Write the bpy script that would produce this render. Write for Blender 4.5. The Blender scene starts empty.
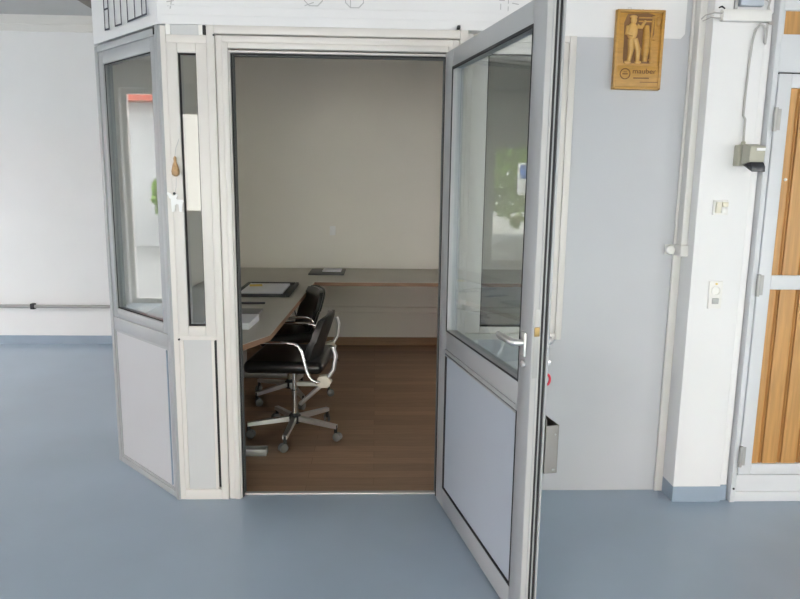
import bpy, bmesh, math, random
from mathutils import Vector, Matrix
random.seed(7)
C = bpy.context.scene.collection
R = math.radians
PI = math.pi

# ------------------------------------------------------------------ materials
def mat(name, col, rough=.5, metal=0., noise=0., nscale=8., bump=0., bscale=200., spec=.5, stretch=None):
    m = bpy.data.materials.new(name); m.use_nodes = True
    nt = m.node_tree; b = nt.nodes['Principled BSDF']
    b.inputs['Base Color'].default_value = (*col, 1); b.inputs['Roughness'].default_value = rough
    b.inputs['Metallic'].default_value = metal; b.inputs['Specular IOR Level'].default_value = spec
    tc = nt.nodes.new('ShaderNodeTexCoord'); mp = nt.nodes.new('ShaderNodeMapping')
    nt.links.new(tc.outputs['Object'], mp.inputs['Vector'])
    if stretch: mp.inputs['Scale'].default_value = stretch
    n = nt.nodes.new('ShaderNodeTexNoise'); n.inputs['Scale'].default_value = nscale; n.inputs['Detail'].default_value = 4
    nt.links.new(mp.outputs['Vector'], n.inputs['Vector'])
    r = nt.nodes.new('ShaderNodeValToRGB')
    a = max(noise, .01)
    r.color_ramp.elements[0].position = .3; r.color_ramp.elements[1].position = .7
    r.color_ramp.elements[0].color = (*[c*(1-a) for c in col], 1)
    r.color_ramp.elements[1].color = (*[min(1, c*(1+a)) for c in col], 1)
    nt.links.new(n.outputs['Fac'], r.inputs['Fac']); nt.links.new(r.outputs['Color'], b.inputs['Base Color'])
    if bump:
        n2 = nt.nodes.new('ShaderNodeTexNoise'); n2.inputs['Scale'].default_value = bscale
        nt.links.new(mp.outputs['Vector'], n2.inputs['Vector'])
        bp = nt.nodes.new('ShaderNodeBump'); bp.inputs['Strength'].default_value = bump; bp.inputs['Distance'].default_value = .002
        nt.links.new(n2.outputs['Fac'], bp.inputs['Height']); nt.links.new(bp.outputs['Normal'], b.inputs['Normal'])
    return m

def glass_mat(name, tint=(.90, .93, .93), ior=1.5):
    m = bpy.data.materials.new(name); m.use_nodes = True
    nt = m.node_tree; nt.nodes.clear()
    o = nt.nodes.new('ShaderNodeOutputMaterial'); mx = nt.nodes.new('ShaderNodeMixShader')
    t = nt.nodes.new('ShaderNodeBsdfTransparent'); t.inputs['Color'].default_value = (*tint, 1)
    g = nt.nodes.new('ShaderNodeBsdfGlossy'); g.inputs['Roughness'].default_value = 0
    lw = nt.nodes.new('ShaderNodeLayerWeight'); lw.inputs['Blend'].default_value = .5
    pw = nt.nodes.new('ShaderNodeMath'); pw.operation = 'POWER'; pw.inputs[1].default_value = 5
    f = nt.nodes.new('ShaderNodeMath'); f.operation = 'MULTIPLY_ADD'; f.inputs[1].default_value = .955; f.inputs[2].default_value = .045
    nt.links.new(lw.outputs['Facing'], pw.inputs[0]); nt.links.new(pw.outputs[0], f.inputs[0])
    nt.links.new(f.outputs[0], mx.inputs[0]); nt.links.new(t.outputs[0], mx.inputs[1]); nt.links.new(g.outputs[0], mx.inputs[2])
    nt.links.new(mx.outputs[0], o.inputs[0])
    return m

def plank_mat(name, col, wy=.085, wx=.9, rough=.45):
    """laminate strips that run along x"""
    m = mat(name, col, rough, noise=.12, nscale=3, stretch=(2, 30, 30))
    nt = m.node_tree; b = nt.nodes['Principled BSDF']
    tc = nt.nodes.new('ShaderNodeTexCoord')
    br = nt.nodes.new('ShaderNodeTexBrick'); br.offset = .37
    br.inputs['Scale'].default_value = 1; br.inputs['Brick Width'].default_value = wx; br.inputs['Row Height'].default_value = wy
    br.inputs['Mortar Size'].default_value = .0012; br.inputs['Bias'].default_value = 0
    br.inputs['Color1'].default_value = (.82, .82, .82, 1); br.inputs['Color2'].default_value = (1.12, 1.10, 1.06, 1)
    br.inputs['Mortar'].default_value = (.55, .5, .45, 1)
    nt.links.new(tc.outputs['Object'], br.inputs['Vector'])
    mul = nt.nodes.new('ShaderNodeMix'); mul.data_type = 'RGBA'; mul.blend_type = 'MULTIPLY'; mul.inputs[0].default_value = 1
    src = b.inputs['Base Color'].links[0].from_socket
    nt.links.new(src, mul.inputs[6]); nt.links.new(br.outputs['Color'], mul.inputs[7])
    nt.links.new(mul.outputs[2], b.inputs['Base Color'])
    return m

M = dict(
    white=mat('white_wall_paint', (.80, .80, .80), .7, noise=.02, nscale=2, bump=.15, bscale=90),
    fascia=mat('fascia_paint', (.76, .76, .765), .6, noise=.015, nscale=3),
    grey=mat('grey_wall_paint', (.53, .54, .565), .6, noise=.02, nscale=2.5, bump=.12, bscale=120),
    inner=mat('office_wall_paint', (.84, .81, .75), .8, noise=.02, nscale=2),
    floor=mat('blue_grey_floor_paint', (.365, .45, .54), .34, noise=.06, nscale=1.6, bump=.1, bscale=40),
    base=mat('blue_grey_skirting', (.30, .37, .45), .5, noise=.04, nscale=6),
    ceil=mat('ceiling_paint', (.50, .50, .49), .8, noise=.03, nscale=2),
    beam=mat('brown_grey_beam', (.20, .18, .16), .8, noise=.05),
    alu=mat('warm_white_coated_aluminium', (.70, .67, .635), .38, noise=.012, nscale=4),
    alushade=mat('shade_toned_aluminium', (.40, .41, .42), .35, noise=.012, nscale=4),  # same coating as the front frame, shade of turned faces put into the colour
    panel=mat('infill_panel', (.57, .575, .575), .45, noise=.015, nscale=3),
    panelg=mat('cool_grey_infill', (.46, .505, .57), .45, noise=.015, nscale=3),
    panelw=mat('pale_infill', (.57, .57, .585), .5, noise=.015, nscale=3),
    rubber=mat('black_rubber', (.012, .012, .014), .6),
    black=mat('black_paint', (.02, .02, .022), .5),
    steel=mat('brushed_steel', (.62, .62, .61), .3, 1., noise=.04, nscale=12, stretch=(1, 1, 12)),
    satin=mat('satin_aluminium', (.80, .80, .79), .42, 1.),
    chrome=mat('chrome', (.62, .62, .62), .16, 1.),
    brass=mat('brass', (.40, .28, .12), .45, .8),
    box=mat('zinc_sheet', (.30, .285, .27), .42, .9, noise=.1, nscale=9),
    red=mat('red_plastic', (.65, .03, .06), .4),
    plast=mat('white_plastic', (.80, .79, .76), .4),
    cream=mat('cream_plastic', (.70, .67, .55), .4),
    beige=mat('beige_housing', (.42, .41, .33), .45),
    dark=mat('dark_lens', (.035, .037, .045), .25),
    duct=mat('duct_plastic', (.72, .71, .68), .45),
    cable=mat('grey_cable', (.45, .44, .42), .5),
    desk=mat('desk_laminate', (.52, .495, .44), .5, noise=.02, nscale=4),
    edge=mat('beech_edge', (.30, .17, .10), .5, noise=.1, nscale=8, stretch=(1, 1, 10)),
    leather=mat('black_leather', (.012, .012, .012), .28, noise=.05, bump=.25, bscale=160),
    shell=mat('black_shell', (.018, .02, .018), .4),
    greymetal=mat('grey_painted_metal', (.40, .40, .39), .4, .3),
    knobw=mat('ivory_plastic', (.68, .63, .52), .45),
    paper=mat('paper', (.80, .81, .84), .8),
    folder=mat('grey_folder', (.22, .22, .22), .6), stopm=mat('dark_grey_profile', (.10, .11, .11), .5), castm=mat('caster_grey', (.16, .16, .155), .35), trayg=mat('dark_grey_tray', (.10, .10, .10), .5),
    yellow=mat('yellow_note', (.75, .55, .12), .8),
    lam=plank_mat('laminate_floor', (.34, .215, .135)),
    skirtw=mat('wood_skirting', (.30, .17, .09), .5, noise=.15, nscale=6, stretch=(1, 20, 20)),
    pine=mat('varnished_pine', (.50, .265, .085), .4, noise=.16, nscale=5, stretch=(14, 14, .8)),
    carve=mat('carved_wood', (.50, .27, .06), .38, noise=.14, nscale=7, stretch=(3, 3, 12)),
    carved=mat('carved_wood_dark', (.17, .075, .018), .5, noise=.1, nscale=9),
    carvel=mat('carved_wood_light', (.60, .36, .11), .4, noise=.1, nscale=9),
    cone=mat('amber_wood', (.48, .30, .15), .35, noise=.2, nscale=60),
    deer=mat('white_card', (.88, .88, .88), .7),
    doorw=mat('white_grey_door_paint', (.66, .68, .70), .5, noise=.015),
    ink=mat('black_ink', (.05, .05, .07), .7), pencil=mat('faint_pencil', (.48, .48, .49), .8),
    thresh=mat('threshold_strip', (.62, .60, .58), .4, .4),
    glass=glass_mat('window_glass'),
    dimground=mat('dimming_ground', (.16, .17, .18), .8, noise=.2), asphalt=mat('asphalt', (.52, .51, .48), .9, noise=.1), bwhite=mat('render_white', (.80, .80, .78), .8),
    bgrey=mat('pale_render', (.42, .44, .46), .8, noise=.05), edgep=mat('edge_aluminium', (.45, .45, .445), .4), roof=mat('red_tiles', (.45, .10, .07), .8, noise=.2), leaf=mat('foliage', (.24, .38, .08), .7, noise=.5, nscale=3),
    bark=mat('bark', (.16, .11, .08), .9, noise=.3), blue=mat('sign_blue', (.05, .16, .5), .5),
)

# ------------------------------------------------------------------ mesh helpers
class MB:
    def __init__(s): s.bm = bmesh.new()
    def box(s, x0, x1, y0, y1, z0, z1, bev=0., seg=2, rot=None, piv=None):
        b = bmesh.new(); bmesh.ops.create_cube(b, size=1)
        for v in b.verts:
            v.co = Vector(((x0+x1)/2 + v.co.x*(x1-x0), (y0+y1)/2 + v.co.y*(y1-y0), (z0+z1)/2 + v.co.z*(z1-z0)))
        if bev: bmesh.ops.bevel(b, geom=b.edges[:], offset=bev, segments=seg, affect='EDGES', profile=.5)
        return s.add(b, rot, piv)
    def add(s, b, rot=None, piv=None):
        if rot is not None:
            p = Vector(piv) if piv is not None else Vector((0, 0, 0))
            for v in b.verts: v.co = rot @ (v.co - p) + p
        me = bpy.data.meshes.new('t'); b.to_mesh(me); b.free(); s.bm.from_mesh(me); bpy.data.meshes.remove(me)
        return s
    def frame(s, x0, x1, z0, z1, w, y0, y1, bev=.0, l=None, r=None, t=None, b=None):
        """picture frame in the xz plane; w = bar width (l r t b override)"""
        l = w if l is None else l; r = w if r is None else r; t = w if t is None else t; b = w if b is None else b
        s.box(x0, x0+l, y0, y1, z0, z1, bev); s.box(x1-r, x1, y0, y1, z0, z1, bev)
        s.box(x0+l, x1-r, y0, y1, z1-t, z1, bev)
        if b: s.box(x0+l, x1-r, y0, y1, z0, z0+b, bev)
        return s
    def tube(s, pts, r, n=10, cap=True):
        pts = [Vector(p) for p in pts]; rs = r if isinstance(r, (list, tuple)) else [r]*len(pts)
        b = bmesh.new(); rings = []; up = None
        for i, p in enumerate(pts):
            d = (pts[min(i+1, len(pts)-1)] - pts[max(i-1, 0)]).normalized()
            if up is None: up = Vector((0, 0, 1)) if abs(d.z) < .9 else Vector((1, 0, 0))
            a = d.cross(up); a = a.normalized() if a.length > 1e-6 else d.orthogonal().normalized(); c = a.cross(d); up = c
            rings.append([b.verts.new(p + (a*math.cos(2*PI*k/n) + c*math.sin(2*PI*k/n))*rs[i]) for k in range(n)])
        for i in range(len(pts)-1):
            for k in range(n): b.faces.new((rings[i][k], rings[i][(k+1) % n], rings[i+1][(k+1) % n], rings[i+1][k]))
        if cap: b.faces.new(rings[0]); b.faces.new(rings[-1][::-1])
        bmesh.ops.recalc_face_normals(b, faces=b.faces[:])
        return s.add(b)
    def prism(s, poly, z0, z1, bev=0., axis='z', off=0.):
        """polygon in 2D extruded; axis z: poly=(x,y); axis y: poly=(x,z)"""
        b = bmesh.new()
        f = (lambda p, h: (p[0], p[1], h)) if axis == 'z' else ((lambda p, h: (p[0], h, p[1])) if axis == 'y' else (lambda p, h: (h, p[0], p[1])))
        lo = [b.verts.new(f(p, z0)) for p in poly]; hi = [b.verts.new(f(p, z1)) for p in poly]
        n = len(poly); b.faces.new(lo); b.faces.new(hi)
        for i in range(n): b.faces.new((lo[i], lo[(i+1) % n], hi[(i+1) % n], hi[i]))
        bmesh.ops.recalc_face_normals(b, faces=b.faces[:])
        if bev: bmesh.ops.bevel(b, geom=b.edges[:], offset=bev, segments=2, affect='EDGES', profile=.5)
        return s.add(b)
    def ball(s, c, r, sc=(1, 1, 1), n=14, rot=None):
        b = bmesh.new(); bmesh.ops.create_uvsphere(b, u_segments=n, v_segments=n//2+2, radius=r)
        for v in b.verts:
            q = Vector((v.co.x*sc[0], v.co.y*sc[1], v.co.z*sc[2]))
            if rot is not None: q = rot @ q
            v.co = q + Vector(c)
        return s.add(b)
    def lathe(s, prof, c=(0, 0, 0), n=20, axis='z'):
        b = bmesh.new(); rings = []
        for r, h in prof:
            ring = []
            for k in range(n):
                a = 2*PI*k/n; x, y = r*math.cos(a), r*math.sin(a)
                p = (x, y, h) if axis == 'z' else ((x, h, y) if axis == 'y' else (h, x, y))
                ring.append(b.verts.new(Vector(c) + Vector(p)))
            rings.append(ring)
        for i in range(len(prof)-1):
            for k in range(n): b.faces.new((rings[i][k], rings[i][(k+1) % n], rings[i+1][(k+1) % n], rings[i+1][k]))
        b.faces.new(rings[0]); b.faces.new(rings[-1]); bmesh.ops.recalc_face_normals(b, faces=b.faces[:])
        return s.add(b)
    def build(s, name, m, parent=None, smooth=True):
        me = bpy.data.meshes.new(name); s.bm.to_mesh(me); s.bm.free()
        me.materials.append(m)
        if smooth:
            for p in me.polygons: p.use_smooth = True
            me.set_sharp_from_angle(angle=R(38))
        o = bpy.data.objects.new(name, me); C.objects.link(o)
        if parent: o.parent = parent
        return o

def tag(o, label=None, cat=None, group=None, kind=None):
    if label: o['label'] = label
    if cat: o['category'] = cat
    if group: o['group'] = group
    if kind: o['kind'] = kind
    return o
def struct(o, label, cat): return tag(o, label, cat, kind='structure')
def empty(name, loc=(0, 0, 0), rz=0.):
    o = bpy.data.objects.new(name, None); C.objects.link(o); o.location = loc; o.rotation_euler = (0, 0, rz); o.empty_display_size = .1
    return o
def copy_tree(o, parent=None):
    c = o.copy(); C.objects.link(c); c.parent = parent
    for ch in list(o.children): copy_tree(ch, c)
    return c

# ------------------------------------------------------------------ room shell
def wall_with_holes(name, a0, a1, holes, fixed, thick, axis, m):
    b = MB()
    def bx(p0, p1, z0, z1):
        if p1-p0 < 1e-4 or z1-z0 < 1e-4: return
        if axis == 'x': b.box(p0, p1, min(fixed, fixed+thick), max(fixed, fixed+thick), z0, z1)
        else: b.box(min(fixed, fixed+thick), max(fixed, fixed+thick), p0, p1, z0, z1)
    cur = a0
    for (h0, h1, z0, z1) in sorted(holes):
        bx(cur, h0, 0, ZC); bx(h0, h1, 0, z0); bx(h0, h1, z1, ZC); cur = h1
    bx(cur, a1, 0, ZC)
    return b.build(name, m)
H_OFF = (1.3, 2.2, .85, 1.3)  # unseen side opening, added to bring daylight into the office
WB = 3.063          # plane of the far wall
XL, XR, YR, ZC = -6., 5., -7., 2.85
YF, YK = -.05, .03  # front and back plane of the office front
LSH = [(XL-.2, YR-.2), (XR+.2, YR-.2), (XR+.2, .09), (1.85, .09), (1.85, WB+.2), (XL-.2, WB+.2)]
struct(MB().prism(LSH, -.2, 0).build('floor', M['floor']), 'blue-grey painted concrete hall floor', 'floor')
def office_poly(e=0.): return [(-1.36+e, WB), (-1.36+e, .42), (-.90, .014), (.30, .014), (.30, .07), (1.75, .07), (1.75, WB)]
o = MB().prism(office_poly(), .0005, .004).build('floor', M['lam']); o.name = 'floor_office'
struct(o, 'brown wood laminate floor of the small office', 'floor')
struct(MB().prism(LSH, ZC, ZC+.15).build('ceiling', M['ceil']), 'grey ceiling above the hall', 'ceiling')
struct(MB().box(-2.19, -1.9, .5, WB, 2.78, ZC).build('trim_1', M['beam']), 'dark brown-grey ceiling beam beside the glazed bay', 'beam')
struct(MB().box(XL-.2, 1.85, WB, WB+.2, 0, ZC).build('wall_back', M['white']), 'plain white far wall of the hall', 'wall')
struct(MB().box(XL, -1.40, WB-.02, WB, 2.72, 2.775).box(XL, -1.40, WB-.035, WB, 2.775, ZC, .0).build('trim_2', M['duct']), 'pale cornice strip along the top of the far wall', 'trim')
struct(MB().box(XL, -1.40, WB-.012, WB, 0, .078).build('baseboard_back', M['base']), 'blue-grey skirting along the far white wall', 'baseboard')
# office lining of the far wall, side walls
struct(MB().box(-1.36, 1.75, WB-.02, WB-.001, 0, ZC).build('wall_office_back', M['inner']), 'cream rear wall inside the office', 'wall')
struct(MB().box(-1.37, -1.34, .52, WB-.001, 0, ZC).build('wall_office_left', M['inner']), 'office side wall behind the angled window', 'wall')
struct(wall_with_holes('wall_office_right', .09, WB-.001, [H_OFF], 1.75, .1, 'y', M['inner']), 'office side wall on the right', 'wall')
struct(MB().box(-1.335, 1.75, WB-.034, WB-.02, .004, .078).build('baseboard_office', M['skirtw']), 'brown wooden skirting under the rear office desk', 'baseboard')
t = MB().box(-1.2, 1.75, WB-.045, WB-.02, .300, .312, .002).box(-1.2, 1.75, WB-.03, WB-.02, .312, .352).box(-1.2, 1.75, WB-.045, WB-.02, .352, .366, .002).build('trim_3', M['inner'])
struct(t, 'cable trunking low on the rear office wall', 'trunking')

H_REAR = [(-5.6, -1.6, 1.0, 2.5), (-1.3, 1.4, 0, 2.1), (1.72, 4.7, .3, 2.1)]  # middle opening is added to light the office through the doorway
H_LEFT = [(.7, 2.25, 0., 2.55)]
H_RIGHT = [(-5.6, -4.2, .8, 2.4)]  # unseen window added to brighten the floor on the right
struct(wall_with_holes('wall_rear', XL, XR, H_REAR, YR, -.2, 'x', M['white']), 'white hall wall with windows facing the office', 'wall')
struct(wall_with_holes('wall_left', YR, WB, H_LEFT, XL, -.2, 'y', M['white']), 'white left side wall of the hall', 'wall')
struct(wall_with_holes('wall_right', YR, .09, H_RIGHT, XR, .2, 'y', M['white']), 'white right side wall of the hall', 'wall')
wn = 4
def hall_window(h, fixed, axis):
    global wn
    a0, a1, z0, z1 = h; b = MB(); n = max(1, round((a1-a0)/1.3))
    w = MB()
    w.frame(a0, a1, z0, z1, .06, -.03, .03)
    for i in range(1, n): xx = a0+(a1-a0)*i/n; w.box(xx-.04, xx+.04, -.03, .03, z0+.06, z1-.06)
    o = w.build('window_%d' % wn, M['plast']); wn += 1
    if axis == 'x': o.location = (0, fixed, 0)
    else: o.rotation_euler = (0, 0, PI/2); o.location = (fixed, 0, 0)
    return o
for h, n in zip(H_REAR, ('wide white hall window opposite the office', 'tall unseen opening added behind the camera to light the office', 'large white framed opening right of the camera')): struct(hall_window(h, YR-.1, 'x'), n, 'window')
for h, n in zip(H_LEFT, ('white framed open gateway in the left hall wall',)): struct(hall_window(h, XL-.1, 'y'), n, 'window')
for h, n in zip(H_RIGHT, ('unseen window added in the right hall wall to brighten the floor',)): struct(hall_window(h, XR+.1, 'y'), n, 'window')
struct(hall_window(H_OFF, 1.80, 'y'), 'low unseen opening added in the right office wall for daylight', 'window')

# ------------------------------------------------------------------ office front: fascia above the frames
FZ = 2.118
P0 = Vector((-.921, -.05, 0)); P1 = Vector((-1.369, .415, 0))
u = (P0-P1).normalized(); LA = (P0-P1).length; angA = math.atan2(u.y, u.x)
fa = MB()
fa.prism([(-1.370, .417), (-.915, -.056), (.745, -.056), (.745, .026), (-.88, .026), (-1.33, .455)], 2.128, ZC)
for zz in (2.165, 2.20): fa.box(-.90, .745, -.0585, -.055, zz, zz+.004)
fas = struct(fa.build('wall_fascia', M['fascia']), 'white fascia band over the office door and windows', 'wall')
# marks drawn on the fascia
def strokes(segs, name, m, parent, mtx, w=.004):
    b = MB()
    for (x0, z0, x1, z1) in segs:
        d = Vector((x1-x0, 0, z1-z0)); L = d.length; a = math.atan2(d.z, d.x); c = Vector(((x0+x1)/2, 0, (z0+z1)/2))
        bb = bmesh.new(); bmesh.ops.create_cube(bb, size=1)
        for v in bb.verts: v.co = Vector((v.co.x*(L+w), v.co.y*.0016, v.co.z*w))
        rot = Matrix.Rotation(-a, 4, 'Y')
        for v in bb.verts: v.co = mtx @ ((rot @ v.co) + c)
        b.add(bb)
    return b.build(name, m, parent, smooth=False)
MA = Matrix.Translation(P1) @ Matrix.Rotation(angA, 4, 'Z') @ Matrix.Translation((0, -.0125, 0))
SEG_A = [(.168, 2.17, .168, 2.44), (.212, 2.168, .212, 2.44), (.168, 2.17, .212, 2.168), (.168, 2.44, .212, 2.44), (.168, 2.258, .210, 2.258),
         (.277, 2.172, .277, 2.44), (.342, 2.17, .342, 2.44), (.285, 2.171, .342, 2.17), (.277, 2.44, .342, 2.44),
         (.407, 2.171, .407, 2.44), (.477, 2.173, .477, 2.44), (.545, 2.175, .545, 2.44), (.407, 2.171, .585, 2.175), (.407, 2.44, .545, 2.44), (.545, 2.25, .585, 2.25), (.585, 2.25, .585, 2.175)]
o = strokes(SEG_A, 'lettering', M['ink'], fas, MA, .0075); o['label'] = 'black outlined block letters cut off by the picture edge'
MF = Matrix.Translation((0, -.0575, 0))
def arcs(cx, w, z0, h):
    x0, x1 = cx-w/2, cx+w/2; r = .02
    return [(x0, z0+r, x0, z0+h), (x0, z0+r, x0+r, z0), (x0+r, z0, x1-r, z0), (x1-r, z0, x1, z0+r), (x1, z0+r, x1, z0+h), (x0, z0+h, x1, z0+h)]
SEG_F = arcs(-.265, .075, 2.212, .16) + arcs(-.093, .075, 2.208, .16) + [(-.11, 2.212, -.11, 2.36), (-.30, 2.212, -.265, 2.225)] + \
        [(-.872, 2.215, -.845, 2.22), (-.87, 2.20, -.845, 2.205), (-.86, 2.19, -.85, 2.235), (-.866, 2.23, -.866, 2.25)] + \
        [(.557, 2.21, .557, 2.225), (.557, 2.24, .557, 2.26), (.525, 2.215, .525, 2.235), (.575, 2.24, .60, 2.236), (.52, 2.25, .54, 2.25)]
o = strokes(SEG_F, 'faint_lettering', M['pencil'], fas, MF, .0035); o['label'] = 'faint pencil outlines of letters on the fascia'

# ------------------------------------------------------------------ window_1: angled glazed bay unit (local x from far edge to corner, y inwards)
w1 = empty('window_1', P1, angA)
struct(w1, 'angled bay window left of the doorway, frame coloured in shade tone', 'window')
b = MB()
b.frame(0, LA, 0, FZ, .03, 0, .06, .002, t=.03, b=.03)
b.frame(.03, LA-.03, .79, FZ-.03, .052, .006, .055, .003, t=.058, b=.048, l=.042)
b.box(.03, LA-.03, .002, .06, .725, .79, .003)
b.box(LA-.012, LA+.012, -.006, .06, 0, FZ+.008, .003)
b.build('frame', M['alushade'], w1)
MB().frame(.070, LA-.084, .838, FZ-.088, .004, .014, .018).build('gasket', M['rubber'], w1)
MB().box(.072, LA-.086, .024, .032, .84, FZ-.09).build('pane', M['glass'], w1)
MB().box(.03, LA-.03, .010, .05, .03, .725).build('lower_panel', M['panelw'], w1)
MB().box(LA-.066, LA-.060, .004, .011, .05, .71).build('seam_strip', M['base'], w1)
MB().frame(.03, LA-.03, .03, .725, .012, .006, .011).build('panel_bead', M['alushade'], w1)
MB().box(LA-.030, LA-.024, -.004, .002, FZ-.028, FZ+.0).build('end_cap', M['rubber'], w1)

# ------------------------------------------------------------------ window_2: narrow unit between the corner post and the door jamb
w2 = empty('window_2', (0, 0, 0)); struct(w2, 'tall narrow window between corner post and doorway', 'window')
b = MB()
b.box(-.921, -.885, YF-.004, YK, 0, FZ+.005, .003)              # corner post
b.box(-.885, -.716, YF, YK, 2.055, 2.088, .002)                   # head under transom
b.frame(-.885, -.716, .79, 2.055, .046, YF-.006, YK, .003, t=.04, b=.045)
b.box(-.885, -.716, YF, YK, .77, .79, .002)
b.box(-.885, -.716, YF-.006, YK, 0, .05, .003)
b.build('frame', M['alu'], w2)
MB().frame(-.840, -.762, .835, 2.015, .004, -.045, -.02).build('gasket', M['rubber'], w2)
MB().box(-.838, -.764, -.034, -.028, .837, 2.013).build('pane', M['glass'], w2)
MB().box(-.866, -.748, -.045, .01, 2.088, 2.128).build('transom_panel', M['panel'], w2)
MB().box(-.885, -.866, -.052, .01, 2.088, 2.128).box(-.748, -.731, -.052, .01, 2.088, 2.128).build('transom_clip', M['plast'], w2)
MB().box(-.731, -.722, -.053, .01, 2.090, 2.127).build('transom_gap', M['rubber'], w2)
MB().box(-.866, -.742, -.046, .01, .05, .77).build('lower_panel', M['panel'], w2)
MB().box(-.885, -.866, -.052, .01, .05, .77, .002).box(-.742, -.728, -.052, .01, .05, .77, .002).build('panel_bead', M['alu'], w2)
MB().box(-.728, -.719, -.049, .01, .06, .765).build('panel_gap', M['rubber'], w2)
MB().box(-.889, -.881, -.056, -.05, .770, .778).build('end_cap', M['rubber'], w2)

# ------------------------------------------------------------------ door frame
XJ0, XJ1, ZH = -.622, .300, 2.018
df = empty('trim_4'); struct(df, 'white aluminium frame around the open doorway', 'door frame')
b = MB()
def ring(x0, x1, zt, w, y0, y1, bev):
    b.box(x0, x0+w, y0, y1, 0, zt, bev); b.box(x1-w, x1, y0, y1, 0, zt, bev); b.box(x0+w, x1-w, y0, y1, zt-w, zt, bev)
ring(-.716, .392, 2.1278, .034, -.058, YK, .003)
ring(-.680, .356, 2.089, .028, -.050, YK, .003)
ring(-.652, .330, 2.061, .024, -.056, YK, .003)
ring(-.630, .308, 2.030, .008, -.046, YK, .001)
b.build('frame', M['alu'], df)
b = MB(); ring(-.6225, .3005, 2.0225, .005, -.03, -.016, 0); b.build('gasket', M['rubber'], df)
b = MB(); ring(-.620, .298, 2.020, .004, .0, YK, 0); b.build('inner_stop', M['stopm'], df)
MB().box(-.688, -.681, -.060, -.056, 2.083, 2.091).build('screw_cap', M['rubber'], df)
MB().box(-.6235, -.6195, -.012, .012, .83, 1.0).build('strike_plate', M['steel'], df)
o = MB().box(XJ0, XJ1, -.012, .014, 0, .008, .002).build('trim_5', M['thresh']); struct(o, 'thin pale threshold strip under the doorway', 'threshold')

# ------------------------------------------------------------------ front wall right of the doorway with window_3
YW = .027
b = MB()
wx0, wx1, wz0, wz1 = .392, .878, .765, 2.128
b.box(.392, wx1, YW, YW+.06, 0, wz0); b.box(wx1, 1.90, YW, YW+.06, 0, ZC); b.box(.392, wx1, YW, YW+.06, wz1, ZC); b.box(2.6, XR, YW-.08, YW+.06, 0, ZC)
wf = struct(b.build('wall_front', M['grey']), 'pale grey painted wall right of the open door', 'wall')
b = MB(); b.prism([(.746, 2.128), (1.345, 2.128), (1.362, 2.148), (1.362, ZC-.002), (.746, ZC-.002)], YW-.004, YW, axis='y')
o = b.build('white_border', M['fascia'], wf); o['label'] = 'white painted band above the grey paint'
w3 = empty('window_3'); struct(w3, 'white framed office window behind the open glass door', 'window')
b = MB()
b.frame(wx0, wx1, wz0, wz1, .03, YW-.022, YW+.06, .003)
b.frame(wx0+.03, wx1-.03, wz0+.03, wz1-.03, .042, YW-.014, YW+.06, .003, l=.07, t=.05, b=.03)
b.build('frame', M['alu'], w3)
MB().frame(wx0+.1, wx1-.072, wz0+.06, wz1-.08, .004, YW-.01, YW+.01).build('gasket', M['rubber'], w3)
MB().box(wx0+.101, wx1-.073, YW+.0, YW+.006, wz0+.061, wz1-.081).build('pane', M['glass'], w3)

# ------------------------------------------------------------------ pillar with ducts, right of the grey wall
b = MB(); b.box(1.425, 1.655, -.10, .08, 0, ZC, .004)
pil = struct(b.build('pillar', M['white']), 'white square pillar between grey wall and wooden door', 'pillar')
MB().box(1.4235, 1.6565, -.1025, .03, 0, .076).build('base_band', M['base'], pil)
o = MB().box(1.386, 1.4245, YW-.014, YW, 0, ZC, .003).build('trim_6', M['duct']); struct(o, 'vertical white corner strip where grey wall meets pillar', 'trim')
o = MB().box(1.660, 1.692, -.085, -.03, .076, 2.17, .004).box(1.660, 1.692, -.085, -.03, 2.215, ZC, .004).build('trim_7', M['white']); struct(o, 'narrow white strip between pillar and wooden door frame', 'trim')
o = MB().box(1.659, 1.6925, -.087, -.03, 0, .076).build('baseboard_right', M['base']); struct(o, 'short blue-grey skirting beside the pillar', 'baseboard')
# vertical cable duct on pillar side, ending in a junction block
dv = tag(empty('cable_duct', (1.40, -.02, 1.17)), 'tall cream cable duct running up the pillar corner', 'cable duct', group=None)
MB().box(-.006, .025, -.02, .03, .05, ZC-1.17-.002, .003).build('channel', M['duct'], dv)
MB().box(-.012, .025, -.034, .035, 0, .052, .003).build('end_block', M['duct'], dv)
MB().lathe([(.021, 0), (.023, -.006), (.020, -.018), (.012, -.021)], (-.036, .030, .026), axis='y').box(-.058, -.013, .028, .032, .004, .050, .002).build('round_plug', M['plast'], dv)

# ------------------------------------------------------------------ door_2: framed wooden door on the far right
d2 = empty('door_2', (1.700, -.10, 0)); struct(d2, 'white framed door with orange tongue and groove wood panels', 'door')
b = MB()
b.box(0, .022, -.012, .06, 0, ZC, .002)
b.box(.022, .9, .0, .05, 1.975, 2.13, .002); b.box(.022, .035, .0, .05, 2.13, 2.225); b.box(.022, .9, .0, .05, 2.225, ZC, .002)
b.box(.022, .9, .002, .05, 0, .132, .002)
b.box(.022, .9, -.004, .02, 0, .05, .002)
b.box(.9, .95, -.012, .06, 0, ZC, .002)
b.build('frame', M['doorw'], d2)
dl = MB()
dl.box(.026, .085, -.016, .03, .142, 1.966, .003); dl.box(.085, .9, -.016, .03, .142, .196, .003)
dl.box(.84, .9, -.018, .03, .142, 1.966, .003); dl.box(.085, .9, -.016, .03, 1.03, 1.095, .003); dl.box(.085, .9, -.016, .03, 1.908, 1.966, .003)
leaf2 = dl.build('door_leaf', M['doorw'], d2)
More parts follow.
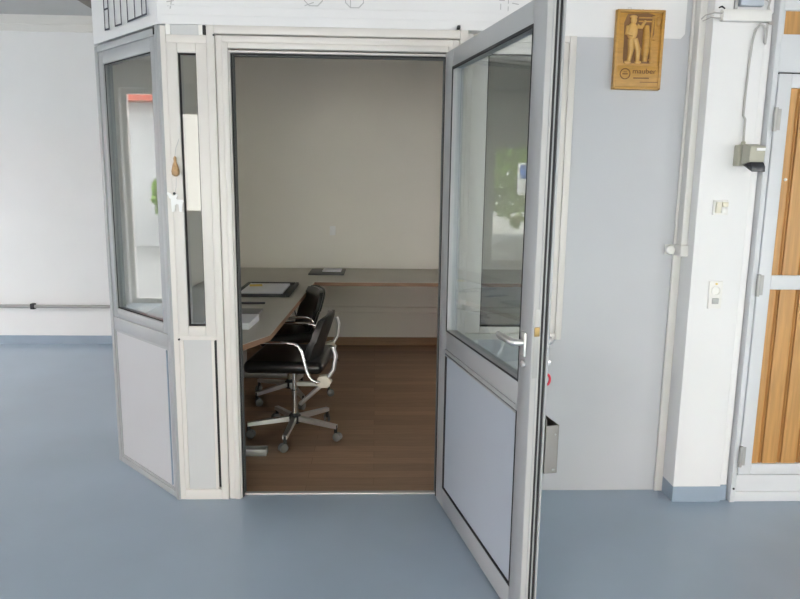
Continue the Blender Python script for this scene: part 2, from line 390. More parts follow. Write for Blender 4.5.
def planks(x0, x1, z0, z1, name, first=.055):
    pts = []; x = x0; b = MB(); w = .092; xs = [x0]; xx = x0 + first
    while xx < x1: xs.append(xx); xx += w
    xs.append(x1)
    for i in range(len(xs)-1):
        a, c = xs[i], xs[i+1]
        if c-a < .005: continue
        bev = min(.004, (c-a)/4)
        b.prism([(a, .012), (a, -.004), (a+.003, -.006), (c-.024, -.006), (c-.021, .004), (c-.014, .004), (c-.011, -.004), (c-.008, -.004), (c-.006, .008), (c, .008), (c, .012)], z0, z1)
    b.box(x0, x1, .012, .02, z0, z1)
    return b.build(name, M['pine'], d2)
planks(.085, .9, 1.095, 1.908, 'wood_panel'); planks(.085, .9, .196, 1.03, 'wood_panel')
MB().box(.035, .9, .01, .03, 2.13, 2.225).build('wood_inset', M['pine'], d2)
MB().box(.022, .9, .012, .05, .132, .142).box(.022, .9, .012, .05, 1.966, 1.975).box(.022, .026, .01, .05, .142, 1.966).build('shadow_gap', M['rubber'], d2)
for zz in (.235, 1.05, 1.775):
    MB().tube([(.024, -.022, zz-.05), (.024, -.022, zz+.05)], .009, 10).box(.024, .05, -.019, -.015, zz-.045, zz+.045).build('hinge', M['greymetal'], d2)
MB().ball((.105, -.010, 1.52), .007).build('screw_head', M['plast'], d2)
MB().ball((.012, -.014, .07), .005).build('screw_head', M['rubber'], d2)

# ------------------------------------------------------------------ the open door leaf (local x along leaf, y away from the visible face)
AL = R(11.586)
dd = Vector((math.sin(AL), -math.cos(AL), 0))
d1 = empty('door_1', (.298, -.09, 0), math.atan2(dd.y, dd.x)); struct(d1, 'open glass door with shade-toned frame swung out towards the viewer', 'door')
L1, T1, zb, zt = .955, .050, .012, 2.03
b = MB()
def stile(x0, x1, z0, z1): b.box(x0, x1, 0, T1, z0, z1, .003)
stile(-.01, .085, zb, zt); stile(.862, L1, zb, zt)
stile(.085, .862, 1.955, zt); stile(.085, .862, .738, .848); stile(.085, .862, zb, .112)
b.box(-.022, L1+.006, T1-.006, T1+.006, zb, zt+.012, .002)        # overlapping outer lip drawn as one ring with openings below
# (lip: only a border)
b.bm.free(); b.bm = bmesh.new()
stile(-.01, .085, zb, zt); stile(.862, L1, zb, zt)
stile(.085, .862, 1.955, zt); stile(.085, .862, .738, .848); stile(.085, .862, zb, .112)
b.frame(-.02, L1+.006, zb, zt+.01, .03, T1, T1+.008, .002)
b.box(.085, .862, -.006, .0, .752, .765, .002); b.box(.085, .862, -.006, 0, .735, .742, .001)
b.build('leaf_frame', M['alushade'], d1)
b = MB(); b.box(L1, L1+.0015, .002, .018, zb, zt); b.box(L1, L1+.0022, .021, .0275, zb, zt)
o = b.build('edge_profile', M['edgep'], d1); o['label'] = 'pale aluminium edge of the leaf'
MB().frame(.080, .867, .843, 1.960, .006, -.0015, .003, .001, t=.012).build('gasket', M['rubber'], d1)
MB().frame(.080, .867, .107, .743, .006, -.0015, .012).build('gasket', M['rubber'], d1)
MB().box(L1, L1+.003, .029, .035, zb, zt).box(L1, L1+.0035, .042, .0475, zb, zt).build('edge_seal', M['rubber'], d1)
MB().box(.085, .862, .020, .026, .848, 1.955).build('pane', M['glass'], d1)
MB().box(.085, .862, .006, .044, .112, .738).build('lower_panel', M['panelg'], d1)
b = MB()
for zz in (.25, 1.05, 1.85): b.tube([(-.018, T1+.010, zz-.05), (-.018, T1+.010, zz+.05)], .011, 12)
b.build('hinge', M['satin'], d1)
b = MB(); b.box(L1, L1+.0035, .006, .022, .88, 1.10, .001); b.build('lock_plate', M['greymetal'], d1)
MB().box(L1, L1+.006, .006, .024, 1.015, 1.045, .002).build('latch', M['brass'], d1)
def lever(name, y0, sgn):
    h = MB()
    zc, xc = .985, .905
    h.box(xc-.016, xc+.016, min(y0, y0+sgn*.008), max(y0, y0+sgn*.008), zc-.045, zc+.035, .004)
    o = h.build(name, M['satin'], d1)
    g = MB()
    pts = [(xc, y0+sgn*.006, zc), (xc, y0+sgn*.020, zc), (xc-.004, y0+sgn*.030, zc), (xc-.014, y0+sgn*.036, zc+.0), (xc-.035, y0+sgn*.038, zc), (xc-.075, y0+sgn*.038, zc), (xc-.105, y0+sgn*.038, zc-.002), (xc-.130, y0+sgn*.037, zc), (xc-.142, y0+sgn*.036, zc+.001)]
    g.tube(pts, [.010, .011, .012, .012, .0115, .011, .0105, .010, .006], 12)
    g.build('lever', M['satin'], o)
    return o
lever('handle', 0, -1); lever('handle', T1+.008, 1)
MB().lathe([(.011, 0), (.011, -.007), (.008, -.009)], (.905, 0, .915), axis='y').build('lock_cylinder', M['satin'], d1)
MB().lathe([(.011, 0), (.011, .007), (.008, .009)], (.905, T1+.008, .915), axis='y').build('lock_cylinder', M['satin'], d1)
# key with red fob hanging on the outside lock
def leaf_pt(x, y, z): return d1.matrix_basis @ Vector((x, y, z))
d1m = Matrix.Translation((.298, -.09, 0)) @ Matrix.Rotation(math.atan2(dd.y, dd.x), 4, 'Z')
def at_leaf(o): o.matrix_basis = d1m; return o
k = at_leaf(empty('key')); tag(k, 'small key with a red round tag hanging in the open door lock', 'key')
MB().box(.903, .907, T1+.0165, T1+.045, .905, .920, .001).build('blade', M['steel'], k)
b = MB(); rr = []
for i in range(17): a = 2*PI*i/16; rr.append((.905, T1+.030+.004*math.cos(a), .895+.020*math.sin(a)))
b.tube(rr, .0012, 6).build('split_ring', M['steel'], k)
b = MB(); rr = []
for i in range(21): a = 2*PI*i/20; rr.append((.905, T1+.034+.010*math.cos(a), .857+.017*math.sin(a)))
b.tube(rr, .0042, 8).build('tag', M['red'], k)
# metal pocket on the outer face
px0, px1, py0, py1, pz0, pz1 = .70, .966, T1+.0085, T1+.054, .560, .722
k = at_leaf(empty('document_box')); tag(k, 'open topped grey metal box fixed to the back of the open door', 'box')
b = MB(); b.box(px0, px1, py0, py0+.002, pz0, pz1+.02); b.box(px0, px1, py1-.002, py1, pz0, pz1); b.box(px0, px0+.002, py0, py1, pz0, pz1); b.box(px1-.002, px1, py0, py1, pz0, pz1); b.box(px0, px1, py0, py1, pz0, pz0+.002)
b.build('body', M['box'], k)
for (yy, zz) in ((py1-.012, pz0+.012), (py1-.012, pz1-.03), (py0+.03, pz0+.012)): MB().ball((px1+.0005, yy, zz), .0035, (.4, 1, 1)).build('rivet', M['greymetal'], k)
# small black peg on the fascia near the hinge corner
tag(MB().box(.340, .354, -.085, -.0565, 2.128, 2.142, .003).build('door_stop', M['rubber']), 'tiny black peg on white fascia above the door hinge', 'door stop')

# ------------------------------------------------------------------ things on the wall and pillar
# carved plaque
pq = empty('carved_plaque', (1.045, YW-.004, 1.906)); pq.rotation_euler = (0, R(.1), 0)
tag(pq, 'carved wooden plaque with a relief figure on the wall', 'plaque')
PW, PH = .214, .335
b = MB()
b.box(0, PW, -.016, 0, 0, PH, .002)
b.box(0, .014, -.028, -.012, 0, PH, .004); b.box(PW-.014, PW, -.028, -.012, 0, PH, .004)
b.box(.0, PW, -.028, -.012, PH-.012, PH, .004); b.box(0, PW, -.028, -.012, 0, .012, .004)
b.box(.012, PW-.012, -.024, -.012, .01, .102, .003)
b.build('board', M['carve'], pq)
MB().prism([(.045, .112), (.16, .112), (.17, .125), (.155, .19), (.172, .235), (.17, .315), (.14, .322), (.05, .318), (.036, .28), (.04, .20), (.04, .13)], -.0175, -.0155, axis='y').build('carved_recess', M['carved'], pq)
b = MB(); y = -.017
b.ball((.077, y, .292), .0165, (.9, .55, 1.1)); b.ball((.076, y, .305), .017, (1.05, .5, .45))
b.ball((.074, y, .245), .03, (.82, .42, 1.25)); b.tube([(.07, y, .212), (.072, y, .165), (.066, y-.002, .122)], [.015, .013, .009], 10)
b.tube([(.085, y, .212), (.102, y-.003, .17), (.104, y-.002, .122)], [.016, .013, .009], 10)
b.tube([(.094, y, .268), (.112, y-.006, .262), (.128, y-.004, .29)], [.010, .009, .006], 8)
b.tube([(.055, y, .266), (.048, y-.006, .235), (.072, y-.012, .226)], [.010, .009, .006], 8)
b.ball((.062, y, .117), .011, (1.4, .6, .6)); b.ball((.108, y, .117), .011, (1.4, .6, .6))
b.build('figure', M['carvel'], pq)
b = MB()
b.tube([(.136, y, .118), (.138, y, .20), (.135, y, .27)], [.012, .018, .012], 10); b.ball((.137, y, .165), .022, (.8, .35, 1.5))
b.tube([(.165, y, .115), (.16, y, .20), (.164, y, .31)], [.007, .0055, .005], 8); b.tube([(.164, y, .305), (.19, y, .31)], .004, 8)
b.ball((.190, y, .287), .014, (.8, .5, 1.4)); b.box(.10, .165, -.020, -.015, .285, .29); b.box(.10, .165, -.020, -.015, .30, .305)
b.tube([(.155, y, .13), (.178, y, .112)], .005, 8); b.tube([(.148, y, .215), (.176, y, .212)], .005, 8)
b.build('carved_scenery', M['carve'], pq)
b = MB(); rr = [(.052+.022*math.cos(2*PI*i/24), -.024, .066+.022*math.sin(2*PI*i/24)) for i in range(25)]
b.tube(rr, .0022, 6); b.box(.040, .064, -.0255, -.023, .063, .068); b.box(.044, .060, -.0255, -.023, .072, .075); b.build('emblem', M['carved'], pq)
fc = bpy.data.curves.new('lettering', 'FONT'); fc.body = 'mauber'; fc.size = .034; fc.extrude = .0012
fo = bpy.data.objects.new('tmp', fc); C.objects.link(fo)
bpy.context.view_layer.update()
me = bpy.data.meshes.new_from_object(fo.evaluated_get(bpy.context.evaluated_depsgraph_get())); bpy.data.objects.remove(fo)
wx = max(v.co.x for v in me.vertices)
for v in me.vertices: v.co = Vector((.084 + v.co.x/wx*.106, -.0245 - v.co.z, .068 + v.co.y*.9))
me.materials.append(M['carved'])
lo = bpy.data.objects.new('lettering', me); C.objects.link(lo); lo.parent = pq
MB().box(.09, .16, -.0252, -.023, .046, .051).box(.12, .20, -.0252, -.023, .030, .033).build('small_line', M['carved'], pq)
MB().tube([(.05, -.008, PH), (.055, -.006, PH+.012), (.066, -.006, PH+.012), (.07, -.008, PH)], .0015, 6).build('hanger', M['steel'], pq); MB().ball((.12, -.006, PH+.003), .004).build('nail', M['steel'], pq)

# surface mounted horizontal duct with ties near the top of the pillar
h = empty('cable_duct', (1.45, -.104, 2.172)); tag(h, 'short horizontal white cable duct across the top of the pillar', 'cable duct')
MB().box(0, .208, -.03, .002, 0, .046, .003).build('channel', M['plast'], h)
b = MB(); b.tube([(0, -.02, .03), (-.03, -.012, .034), (-.062, 0, .026), (-.075, .01, .012)], .003, 6); b.tube([(0, -.01, .014), (-.04, -.006, .016), (-.07, .006, .004)], .0025, 6)
b.build('loose_wire', M['cable'], h)
b = MB(); b.tube([(.001, -.034, .046), (-.004, -.02, .058), (-.006, .0, .058)], .003, 6)
b.build('tie', M['rubber'], h)
o = MB().box(1.507, 1.518, -.112, -.1005, 2.2185, ZC-.002).build('conduit', M['greymetal']); tag(o, 'thin dark conduit rising above the white pillar duct', 'conduit')
o = MB().box(1.524, 1.625, -.125, -.1005, 2.235, 2.44, .004).build('junction_box', M['panelg']); tag(o, 'grey box above the horizontal white duct on the pillar', 'box')
b = MB(); b.tube([(1.655, -.125, 2.30), (1.645, -.132, 2.26), (1.640, -.128, 2.2215)], .004, 6); b.tube([(1.60, -.13, 2.27), (1.635, -.136, 2.25), (1.645, -.13, 2.22)], .0025, 6)
tag(b.build('cable', M['cable']), 'short dark wires entering the top of the white duct', 'cable')
# cable loop down to the sensor
b = MB(); pts = [(1.640, -.118, 2.171)]
for i in range(0, 9):
    a = PI*i/8; pts.append((1.612+.026*math.cos(a), -.116, 2.105+.05*math.sin(a)))
b = MB()
b.tube([(1.648, -.112, 2.09), (1.648, -.114, 2.13), (1.638, -.116, 2.158), (1.620, -.116, 2.165), (1.605, -.114, 2.145), (1.597, -.110, 2.10), (1.594, -.1065, 2.02), (1.590, -.1058, 1.85), (1.590, -.106, 1.79), (1.597, -.112, 1.775), (1.596, -.114, 1.73), (1.5945, -.120, 1.682)], .005, 8)
tag(b.build('cable', M['cable']), 'thin pale cable looping down the pillar to the beige sensor', 'cable')
b = MB(); b.tube([(1.655, -.112, 2.1705), (1.654, -.112, 2.12), (1.652, -.112, 2.085)], .0045, 8); tag(b.build('cable', M['cable']), 'short cable end hanging under the right of the white duct', 'cable')
# sensor / alarm housing with dark underside
s = empty('wall_sensor', (1.62, -.1005, 1.56)); tag(s, 'beige box sensor with dark underside on the pillar', 'sensor')
MB().box(-.055, .005, -.045, 0, .015, .105, .005).build('back_box', M['beige'], s)
MB().prism([(-.05, .02), (-.115, .03), (-.12, .095), (-.05, .108)], -.047, .020, .004, axis='x').build('head', M['beige'], s)
MB().box(-.020, .017, -.1225, -.115, .076, .088, .001).build('white_strip', M['deer'], s)
MB().prism([(-.06, .016), (-.132, -.012), (-.130, .012), (-.115, .030), (-.06, .020)], -.040, .019, .003, axis='x').build('visor', M['dark'], s)
MB().lathe([(.009, 0), (.009, .012), (.006, .016)], (-.026, -.02, .105), axis='z').build('gland', M['beige'], s)
# switches
s = empty('light_switch', (1.493, -.1005, 1.362)); tag(s, 'small cream double switch on the white pillar', 'switch')
MB().box(0, .066, -.012, 0, 0, .065, .003).build('plate', M['plast'], s)
b = MB(); b.box(.008, .032, -.020, -.010, .008, .057, .002).build('rocker', M['cream'], s); MB().box(.036, .060, -.018, -.010, .008, .032, .002).build('rocker', M['plast'], s); MB().box(.036, .062, -.020, -.010, .036, .057, .002).build('rocker', M['cream'], s)
s = empty('power_socket', (1.508, -.1005, .940)); tag(s, 'cream double socket plate low on the white pillar', 'socket')
MB().box(0, .062, -.010, 0, 0, .125, .003).build('plate', M['plast'], s)
MB().lathe([(.022, -.010), (.022, -.015), (.017, -.015), (.016, -.0105)], (.031, 0, .082), axis='y').build('outlet', M['plast'], s)
MB().box(.016, .046, -.015, -.009, .022, .048, .002).build('rocker', M['greymetal'], s)
MB().box(.026, .036, -.0125, -.009, .110, .117, .001).build('indicator', M['yellow'], s)
s = empty('light_switch', (-.410, WB-.0205, 1.02)); tag(s, 'white light switch on the rear office wall', 'switch')
MB().box(0, .052, -.01, 0, 0, .082, .003).build('plate', M['deer'], s); MB().box(.010, .042, -.015, -.008, .014, .066, .002).build('rocker', M['deer'], s)
# conduit on far wall
c = empty('conduit', (-3, WB, .353)); tag(c, 'grey conduit pipe running along the white far wall', 'conduit')
MB().tube([(-3., -.03, 0), (1.58, -.03, 0)], .015, 10).build('pipe', M['greymetal'], c)
MB().box(-.105, -.07, -.05, 0, -.026, .026, .004).build('clip', M['black'], c)

# hanging ornaments on the narrow window
o = empty('hanging_ornament', (-.862, -.062, 1.50)); tag(o, 'brown teardrop ornament hanging on the narrow window frame', 'ornament')
b = MB(); b.lathe([(.003, .085), (.007, .078), (.006, .062), (.012, .045), (.0175, .022), (.016, .008), (.006, 0)], (0, -.012, 0), 16); b.build('drop', M['cone'], o)
MB().tube([(0, -.012, .084), (.004, -.006, .12), (.018, -.0, .16)], .0012, 6).build('string', M['pencil'], o)
o = empty('deer_ornament', (-.868, -.0605, 1.349)); tag(o, 'white cut-out animal ornament hanging by the narrow window', 'ornament')
deer = [(-.018, 0), (-.006, 0), (-.004, .028), (.004, .034), (.012, .030), (.014, 0), (.026, 0), (.028, .034), (.034, .044), (.030, .052), (.010, .052), (.002, .056), (.004, .062), (.010, .072), (.006, .076), (-.004, .070), (-.012, .068), (-.020, .078), (-.034, .084), (-.036, .076), (-.030, .068), (-.028, .060), (-.020, .054), (-.020, .03)]
MB().prism(deer, -.010, -.004, axis='y').build('body', M['deer'], o)
MB().ball((-.004, -.011, .078), .006, (1, .5, 1)).build('bead', M['ink'], o)
MB().tube([(-.002, -.007, .078), (.004, -.006, .11), (.006, -.006, .145)], .001, 6).build('string', M['pencil'], o)

# ------------------------------------------------------------------ office furniture
DZ = .72
# left desk
dk = empty('desk', (0, 0, 0)); tag(dk, 'grey topped desk with beech edge along the left office side', 'desk')
poly = [(-1.30, .58), (-1.335, .62), (-1.335, 2.155), (-.472, 2.155), (-.528, .285), (-.63, .07), (-.80, .07)]
MB().prism([(p[0], p[1]) for p in poly], DZ-.003, DZ).build('desk_top', M['desk'], dk)
MB().prism(poly, DZ-.030, DZ-.003).build('edge_band', M['edge'], dk)
for yy in (.47, 1.98):
    b = MB(); b.box(-1.30, -.585, yy-.03, yy+.03, .004, .045, .006); b.build('foot', M['greymetal'], dk)
    MB().box(-1.06, -.98, yy-.02, yy+.02, .045, DZ-.03).build('leg', M['greymetal'], dk)
MB().box(-1.05, -1.0, .49, 1.96, .60, .66).build('crossbar', M['greymetal'], dk)
# rear desk
dk2 = empty('desk', (0, 0, 0)); tag(dk2, 'long grey desk along the rear office wall', 'desk')
MB().box(-1.335, 1.70, 2.158, WB-.022, DZ-.003, DZ).build('desk_top', M['desk'], dk2)
MB().box(-1.335, 1.70, 2.158, WB-.022, DZ-.030, DZ-.003).build('edge_band', M['edge'], dk2)
for xx in (-1.25, 1.5):
    MB().box(xx-.03, xx+.03, 2.30, WB-.06, .004, .045, .006).build('foot', M['greymetal'], dk2)
    MB().box(xx-.02, xx+.02, 2.62, 2.70, .045, DZ-.03).build('leg', M['greymetal'], dk2)

def rbox(b, cx, cy, z0, lx, ly, h, a, bev=.002):
    return b.box(cx-lx/2, cx+lx/2, cy-ly/2, cy+ly/2, z0, z0+h, bev, rot=Matrix.Rotation(a, 3, 'Z'), piv=(cx, cy, 0))
# black tray with papers
tr = empty('desk_tray', (-.765, 1.71, DZ)); tag(tr, 'black tray holding white papers on the left desk', 'tray')
b = MB(); b.box(-.185, .185, -.28, .28, .0005, .006, .002); b.frame(-.19, .19, -.285, .285, .0, 0, 0) if False else None
b.box(-.19, -.165, -.285, .285, .0005, .022, .004); b.box(.165, .19, -.285, .285, .0005, .022, .004)
b.box(-.165, .165, -.285, -.26, .0005, .022, .004); b.box(-.165, .165, .26, .285, .0005, .022, .004)
b.build('tray_body', M['black'], tr)
pp = empty('paper_stack', (-.778, 1.71, DZ+.0065)); tag(pp, 'white papers with a yellow note lying in the black tray', 'papers')
b = MB(); b.box(-.145, .145, -.22, .22, 0, .014, .001); b.build('sheets', M['paper'], pp)
rbox(MB(), -.09, .12, .0142, .09, .10, .0008, .2, 0).build('yellow_note', M['yellow'], pp)
b = MB(); rbox(b, -.78, 1.17, DZ+.0005, .17, .022, .012, .02, .004); tag(b.build('pen', M['black']), 'dark pen lying on the left desk before the tray', 'pen')
b = MB(); rbox(b, -.80, .845, DZ+.0005, .25, .22, .012, -.05, .002); tag(b.build('folder', M['folder']), 'grey folder on the left desk behind the white paper pile', 'folder')
b = MB(); rbox(b, -.775, .53, DZ+.0005, .25, .24, .022, -.06, .001); rbox(b, -.77, .535, DZ+.023, .24, .25, .012, -.03, .001)
tag(b.build('paper_stack', M['paper']), 'pile of white paper at the near end of the left desk', 'papers')
tr2 = empty('desk_tray', (-.41, 2.72, DZ)); tag(tr2, 'grey flat tray on the rear office desk', 'tray')
MB().box(-.15, .15, -.17, .17, .0005, .014, .004).build('tray_body', M['trayg'], tr2)
tag(MB().box(-.45, -.29, 2.66, 2.83, DZ+.0145, DZ+.026, .002).build('paper_stack', M['paper']), 'small white paper pad on the grey rear desk tray', 'papers')

# office chairs: local forward = +x, origin on the floor
def chair(name, loc, rz, off, label, lever=True, zb0=.0):
    r = empty(name, loc, rz); tag(r, label, 'chair')
    # base
    MB().lathe([(.034, .075), (.038, .085), (.038, .115), (.026, .130), (.022, .135)]).build('hub', M['black'], r)
    MB().lathe([(.017, .12), (.017, .26), (.019, .262), (.019, .275), (.012, .28), (.012, .415)]).build('column', M['chrome'], r)
    for i in range(5):
        a = R(off+72*i) - rz
        c, s_ = math.cos(a), math.sin(a)
        rot = Matrix.Rotation(a, 3, 'Z')
        bb = bmesh.new(); vs = []
        for (x, w, z0, z1) in ((.03, .016, .088, .118), (.275, .013, .075, .097)):
            vs.append([bb.verts.new((x, -w, z0)), bb.verts.new((x, w, z0)), bb.verts.new((x, w, z1)), bb.verts.new((x, -w, z1))])
        for k in range(4): bb.faces.new((vs[0][k], vs[0][(k+1) % 4], vs[1][(k+1) % 4], vs[1][k]))
        bb.faces.new(vs[0][::-1]); bb.faces.new(vs[1]); bmesh.ops.recalc_face_normals(bb, faces=bb.faces[:])
        lg = MB().add(bb, rot, (0, 0, 0)).build('leg', M['satin'], r)
        cx, cy = .268*c, .268*s_
        w = MB()
        ca = a + .9*(i-1)
        for sd in (-1, 1):
            bb = bmesh.new(); prof = [(.0, -.008), (.019, -.006), (.025, -.0035), (.025, .0035), (.019, .006), (0, .008)]
            ww = MB(); ww.lathe([(max(r_, .001), h_) for r_, h_ in prof], (0, sd*.012, .0262), 18, axis='y')
            me = bpy.data.meshes.new('t'); ww.bm.to_mesh(me); ww.bm.free(); bb.from_mesh(me); bpy.data.meshes.remove(me)
            rot2 = Matrix.Rotation(ca, 3, 'Z')
            for v in bb.verts: v.co = rot2 @ v.co + Vector((cx+.012*math.cos(ca), cy+.012*math.sin(ca), 0))
            w.add(bb)
        w.build('caster', M['castm'], lg)
        MB().tube([(cx, cy, .035), (cx, cy, .095)], .010, 8).build('caster_stem', M['black'], lg)
    # mechanism
    MB().box(-.13, .10, -.06, .06, .405, .435, .006).build('mechanism', M['greymetal'], r)
    # seat: padded cushion with rounded front edge
    bb = bmesh.new(); bmesh.ops.create_cube(bb, size=1)
    for v in bb.verts: v.co = Vector((.015+v.co.x*.45, v.co.y*.46, .47+v.co.z*.075))
    bmesh.ops.bevel(bb, geom=bb.edges[:], offset=.034, segments=4, affect='EDGES', profile=.5)
    for v in bb.verts:
        if v.co.z > .48: v.co.z += -.012*(1-(v.co.y/.23)**2) + .010*(v.co.x-.015)
        if v.co.x > .12: v.co.z -= .18*(v.co.x-.12)**2*4
    st = MB().add(bb).build('seat', M['leather'], r)
    MB().box(-.18, .2, -.20, .20, .4345, .446, .005).build('seat_pan', M['shell'], st)
    # backrest: curved padded shell leaning back
    def back(th0, th1, hw, z0, z1, m, nm, par):
        bb = bmesh.new(); nu, nv = 12, 10; g = {}
        for sgn, th in ((0, th0), (1, th1)):
            for i in range(nu+1):
                for j in range(nv+1):
                    uu = -1+2*i/nu; vv = j/nv
                    e = 1-.16*abs(2*vv-1)**3
                    y_ = uu*hw*e; z_ = z0+(z1-z0)*vv - .035*max(0, abs(uu)-.55)**1.5*(1 if vv > .5 else -1)
                    x_ = -.130 - .10*vv + .025*uu*uu + (th if True else 0)
                    rim = max(abs(uu), abs(2*vv-1)); 
                    if rim > .93: x_ += (-.006 if th > 0 else .006)
                    g[sgn, i, j] = bb.verts.new((x_, y_, z_))
        for sgn in (0, 1):
            for i in range(nu):
                for j in range(nv):
                    bb.faces.new((g[sgn, i, j], g[sgn, i+1, j], g[sgn, i+1, j+1], g[sgn, i, j+1]))
        for i in range(nu):
            for j in (0, nv): bb.faces.new((g[0, i, j], g[0, i+1, j], g[1, i+1, j], g[1, i, j]))
        for j in range(nv):
            for i in (0, nu): bb.faces.new((g[0, i, j], g[0, i, j+1], g[1, i, j+1], g[1, i, j]))
        bmesh.ops.recalc_face_normals(bb, faces=bb.faces[:])
        return MB().add(bb).build(nm, m, par)
    bk = back(.0, .036, .190, .45+zb0, .735+zb0, M['leather'], 'backrest', r)
    back(-.012, -.0005, .197, .44+zb0, .74+zb0, M['shell'], 'back_shell', bk)
    # arms: bent chrome tube from the rear joint forward
    for sd in (-1, 1):
        y = sd*.262
        MB().tube([(-.225, sd*.23, .402), (-.18, y, .405), (-.15, y, .422), (-.130, y, .46), (-.100, y, .575), (-.085, y, .603), (-.06, y, .615), (-.02, y, .619), (.13, y, .617), (.19, y, .612), (.215, y, .598)], .009, 10).build('armrest', M['chrome'], r)
    # back support lever with ivory joint
    yl = .232
    MB().tube([(-.08, yl*.9, .262), (-.14, yl, .32), (-.225, yl, .40), (-.272, yl, .47), (-.284, yl, .55), (-.268, yl, .60)], .0125, 10).build('back_bar', M['satin'], r)
    MB().prism([(-.265, .405), (-.235, .442), (-.19, .432), (-.175, .392), (-.195, .368), (-.245, .372)], yl-.02, yl+.024, .006, axis='y').build('joint_cover', M['knobw'], r)
    return r
chair('office_chair', (-.470, .775, .004), PI-R(6), -95, 'black leather swivel chair with chrome arms nearest the doorway')
chair('office_chair', (-.585, 1.470, .004), PI+R(20), -65, 'black swivel chair farther back between the desks', zb0=.03)

# ------------------------------------------------------------------ outdoors, seen only as reflections
struct(MB().box(-40, 40, -45, 30, -.35, -.21).build('ground', M['asphalt']), 'grey yard outside the hall', 'ground')
struct(MB().box(1.2, 14, -20, -7.3, -.209, -.15).build('dimming_slab', M['dimground']), 'dark slab added below the trees to dim the reflected yard', 'dimming_slab')  # added dark sheet, lowers the yard brightness mirrored in the right pane
struct(MB().box(-14.99, -6.25, -8, 14, -.209, -.15).build('dimming_slab', M['dimground']), 'dark slab added beside the white house to dim reflected ground', 'dimming_slab')  # added dark sheet, keeps the ground mirrored in the bay glass dim
bd = empty('building', (-15, 0, -.21)); tag(bd, 'white house with red roof outside the left hall window', 'building')
MB().box(-6, 0, -6, 12, 0, 3.6).build('wall', M['bgrey'], bd); MB().prism([(-6.4, 3.6), (.5, 3.6), (.5, 3.75), (-3, 5.4), (-6.4, 3.75)], -6.3, 12.3, axis='y').build('roof', M['roof'], bd)
bd = empty('building', (-6, -22, -.21)); tag(bd, 'white house across the yard behind the camera', 'building')
MB().box(-5, 4.5, -6, 0, 0, 5.2).build('wall', M['bwhite'], bd); MB().prism([(-6.4, 5.2), (.5, 5.2), (.5, 5.35), (-3, 7.2), (-6.4, 5.35)], -5.3, 4.8, axis='x').build('roof', M['roof'], bd)
def tree(loc, h, r, label):
    t = empty('tree', loc); tag(t, label, 'tree', group='trees in the yard outside')
    MB().tube([(0, 0, 0), (.05, 0, h*.3), (0, .05, h*.6)], [.16, .12, .06], 8).build('trunk', M['bark'], t)
    bb = bmesh.new(); rnd = random.Random(int(h*100+r*10+loc[0]*7))
    for i in range(2600):
        d = Vector((rnd.gauss(0, 1), rnd.gauss(0, 1), rnd.gauss(0, 1))).normalized()*r*(rnd.random()**.4)
        c = Vector((0, 0, h*.62)) + Vector((d.x, d.y, d.z*1.1)); s = (.06+.04*rnd.random())*r**.5*1.3
        a = Vector((rnd.gauss(0, 1), rnd.gauss(0, 1), rnd.gauss(0, 1))).normalized(); b2 = a.orthogonal().normalized()
        bb.faces.new([bb.verts.new(c+a*s), bb.verts.new(c+b2*s*.6), bb.verts.new(c-a*s), bb.verts.new(c-b2*s*.6)])
    MB().add(bb).build('crown', M['leaf'], t)
tree((4.1, -14.2, -.149), 4.2, 1.9, 'broad green tree in the yard right of the sign')
tree((1.0, -21.5, -.21), 4.6, 2.0, 'smaller green tree in the yard behind the sign')
tree((9.8, -15.5, -.21), 5.0, 2.2, 'green tree at the far right of the yard')
tree((-13.2, 3.9, -.149), 2.1, .62, 'green tree outside the left hall window')
sg = empty('street_sign', (3.45, -11, -.149)); tag(sg, 'white post with white and blue sign plates outside', 'sign')
MB().tube([(0, 0, 0), (0, 0, 2.9)], .04, 10).build('post', M['bwhite'], sg)
MB().box(-.50, -.06, .03, .06, 1.45, 2.1).build('plate', M['bwhite'], sg); MB().box(-.46, -.10, .061, .064, 1.78, 2.05).build('plate_face', M['blue'], sg)
MB().box(-.85, -.06, .03, .06, 2.45, 2.68).build('plate', M['bwhite'], sg)

# ------------------------------------------------------------------ light: daylight through the hall openings
w = bpy.data.worlds.new('World'); bpy.context.scene.world = w; w.use_nodes = True
nt = w.node_tree; bg = nt.nodes['Background']
sky = nt.nodes.new('ShaderNodeTexSky'); sky.sky_type = 'HOSEK_WILKIE'; sky.turbidity = 7; sky.ground_albedo = .4; sky.sun_direction = Vector((.03, .6, .8)).normalized()
mix = nt.nodes.new('ShaderNodeMix'); mix.data_type = 'RGBA'; mix.inputs[0].default_value = .75; mix.inputs[7].default_value = (1.02, .975, .945, 1)
nt.links.new(sky.outputs[0], mix.inputs[6]); nt.links.new(mix.outputs[2], bg.inputs['Color']); bg.inputs['Strength'].default_value = 7.5
sl = bpy.data.lights.new('sun', 'SUN'); sl.energy = 6; sl.angle = R(1); sl.color = (1, .95, .88)
so = bpy.data.objects.new('sun', sl); C.objects.link(so)
so.rotation_euler = Vector((-.03, -.6, -.8)).to_track_quat('-Z', 'Y').to_euler()
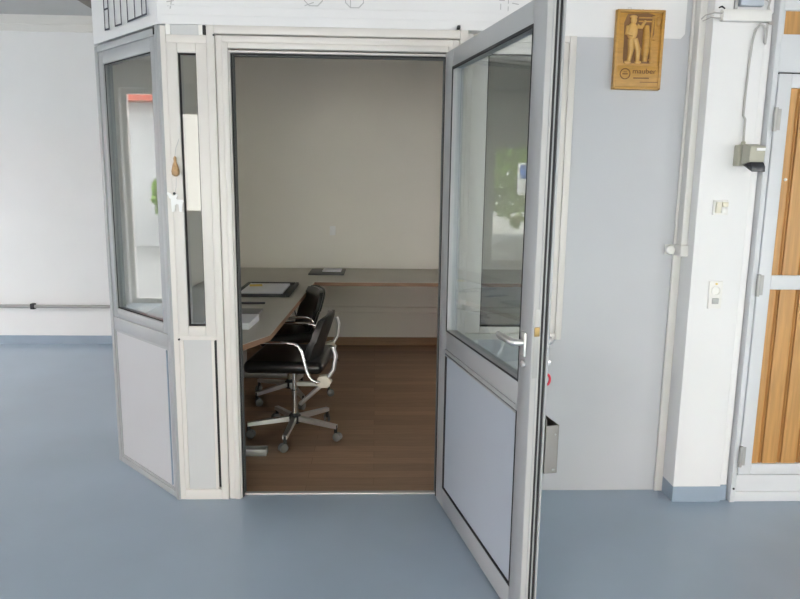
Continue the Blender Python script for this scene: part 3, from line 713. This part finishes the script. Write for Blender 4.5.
def portal(name, loc, rot, sx, sz):
    l = bpy.data.lights.new(name, 'AREA'); l.shape = 'RECTANGLE'; l.size = sx; l.size_y = sz; l.cycles.is_portal = True
    o = bpy.data.objects.new(name, l); C.objects.link(o); o.location = loc; o.rotation_euler = rot
for i, h in enumerate(H_REAR): portal('window_portal', ((h[0]+h[1])/2, YR-.21, (h[2]+h[3])/2), (R(90), 0, 0), h[1]-h[0], h[3]-h[2])
for h in H_LEFT: portal('window_portal', (XL-.21, (h[0]+h[1])/2, (h[2]+h[3])/2), (R(90), 0, R(-90)), h[1]-h[0], h[3]-h[2])
for h in H_RIGHT: portal('window_portal', (XR+.21, (h[0]+h[1])/2, (h[2]+h[3])/2), (R(90), 0, R(90)), h[1]-h[0], h[3]-h[2])
h = H_OFF; portal('window_portal', (1.86, (h[0]+h[1])/2, (h[2]+h[3])/2), (R(90), 0, R(90)), h[1]-h[0], h[3]-h[2])

# ------------------------------------------------------------------ camera
ya, pi_, ro = R(2.176), R(9.702), R(.719)
fw = Vector((math.sin(ya)*math.cos(pi_), math.cos(ya)*math.cos(pi_), -math.sin(pi_)))
rt = Vector((math.cos(ya), -math.sin(ya), 0)); up = rt.cross(fw)
r2 = rt*math.cos(ro) + up*math.sin(ro); u2 = -rt*math.sin(ro) + up*math.cos(ro)
cam = bpy.data.cameras.new('camera'); co = bpy.data.objects.new('camera', cam); C.objects.link(co)
mw = Matrix((r2, u2, -fw)).transposed().to_4x4(); mw.translation = Vector((0, -3.053, 1.477)); co.matrix_world = mw
cam.sensor_width = 36; cam.lens = 671.56/800*36; cam.clip_start = .02; cam.clip_end = 200
sc = bpy.context.scene; sc.camera = co
sc.view_settings.view_transform = 'Standard'; sc.view_settings.look = 'None'; sc.view_settings.gamma = 1; sc.view_settings.use_curve_mapping = False
sc.view_settings.exposure = 1.32
cy = sc.cycles; cy.use_denoising = True; cy.max_bounces = 14; cy.diffuse_bounces = 7; cy.glossy_bounces = 6; cy.transparent_max_bounces = 24
cy.sample_clamp_indirect = 8; cy.caustics_reflective = False; cy.caustics_refractive = False
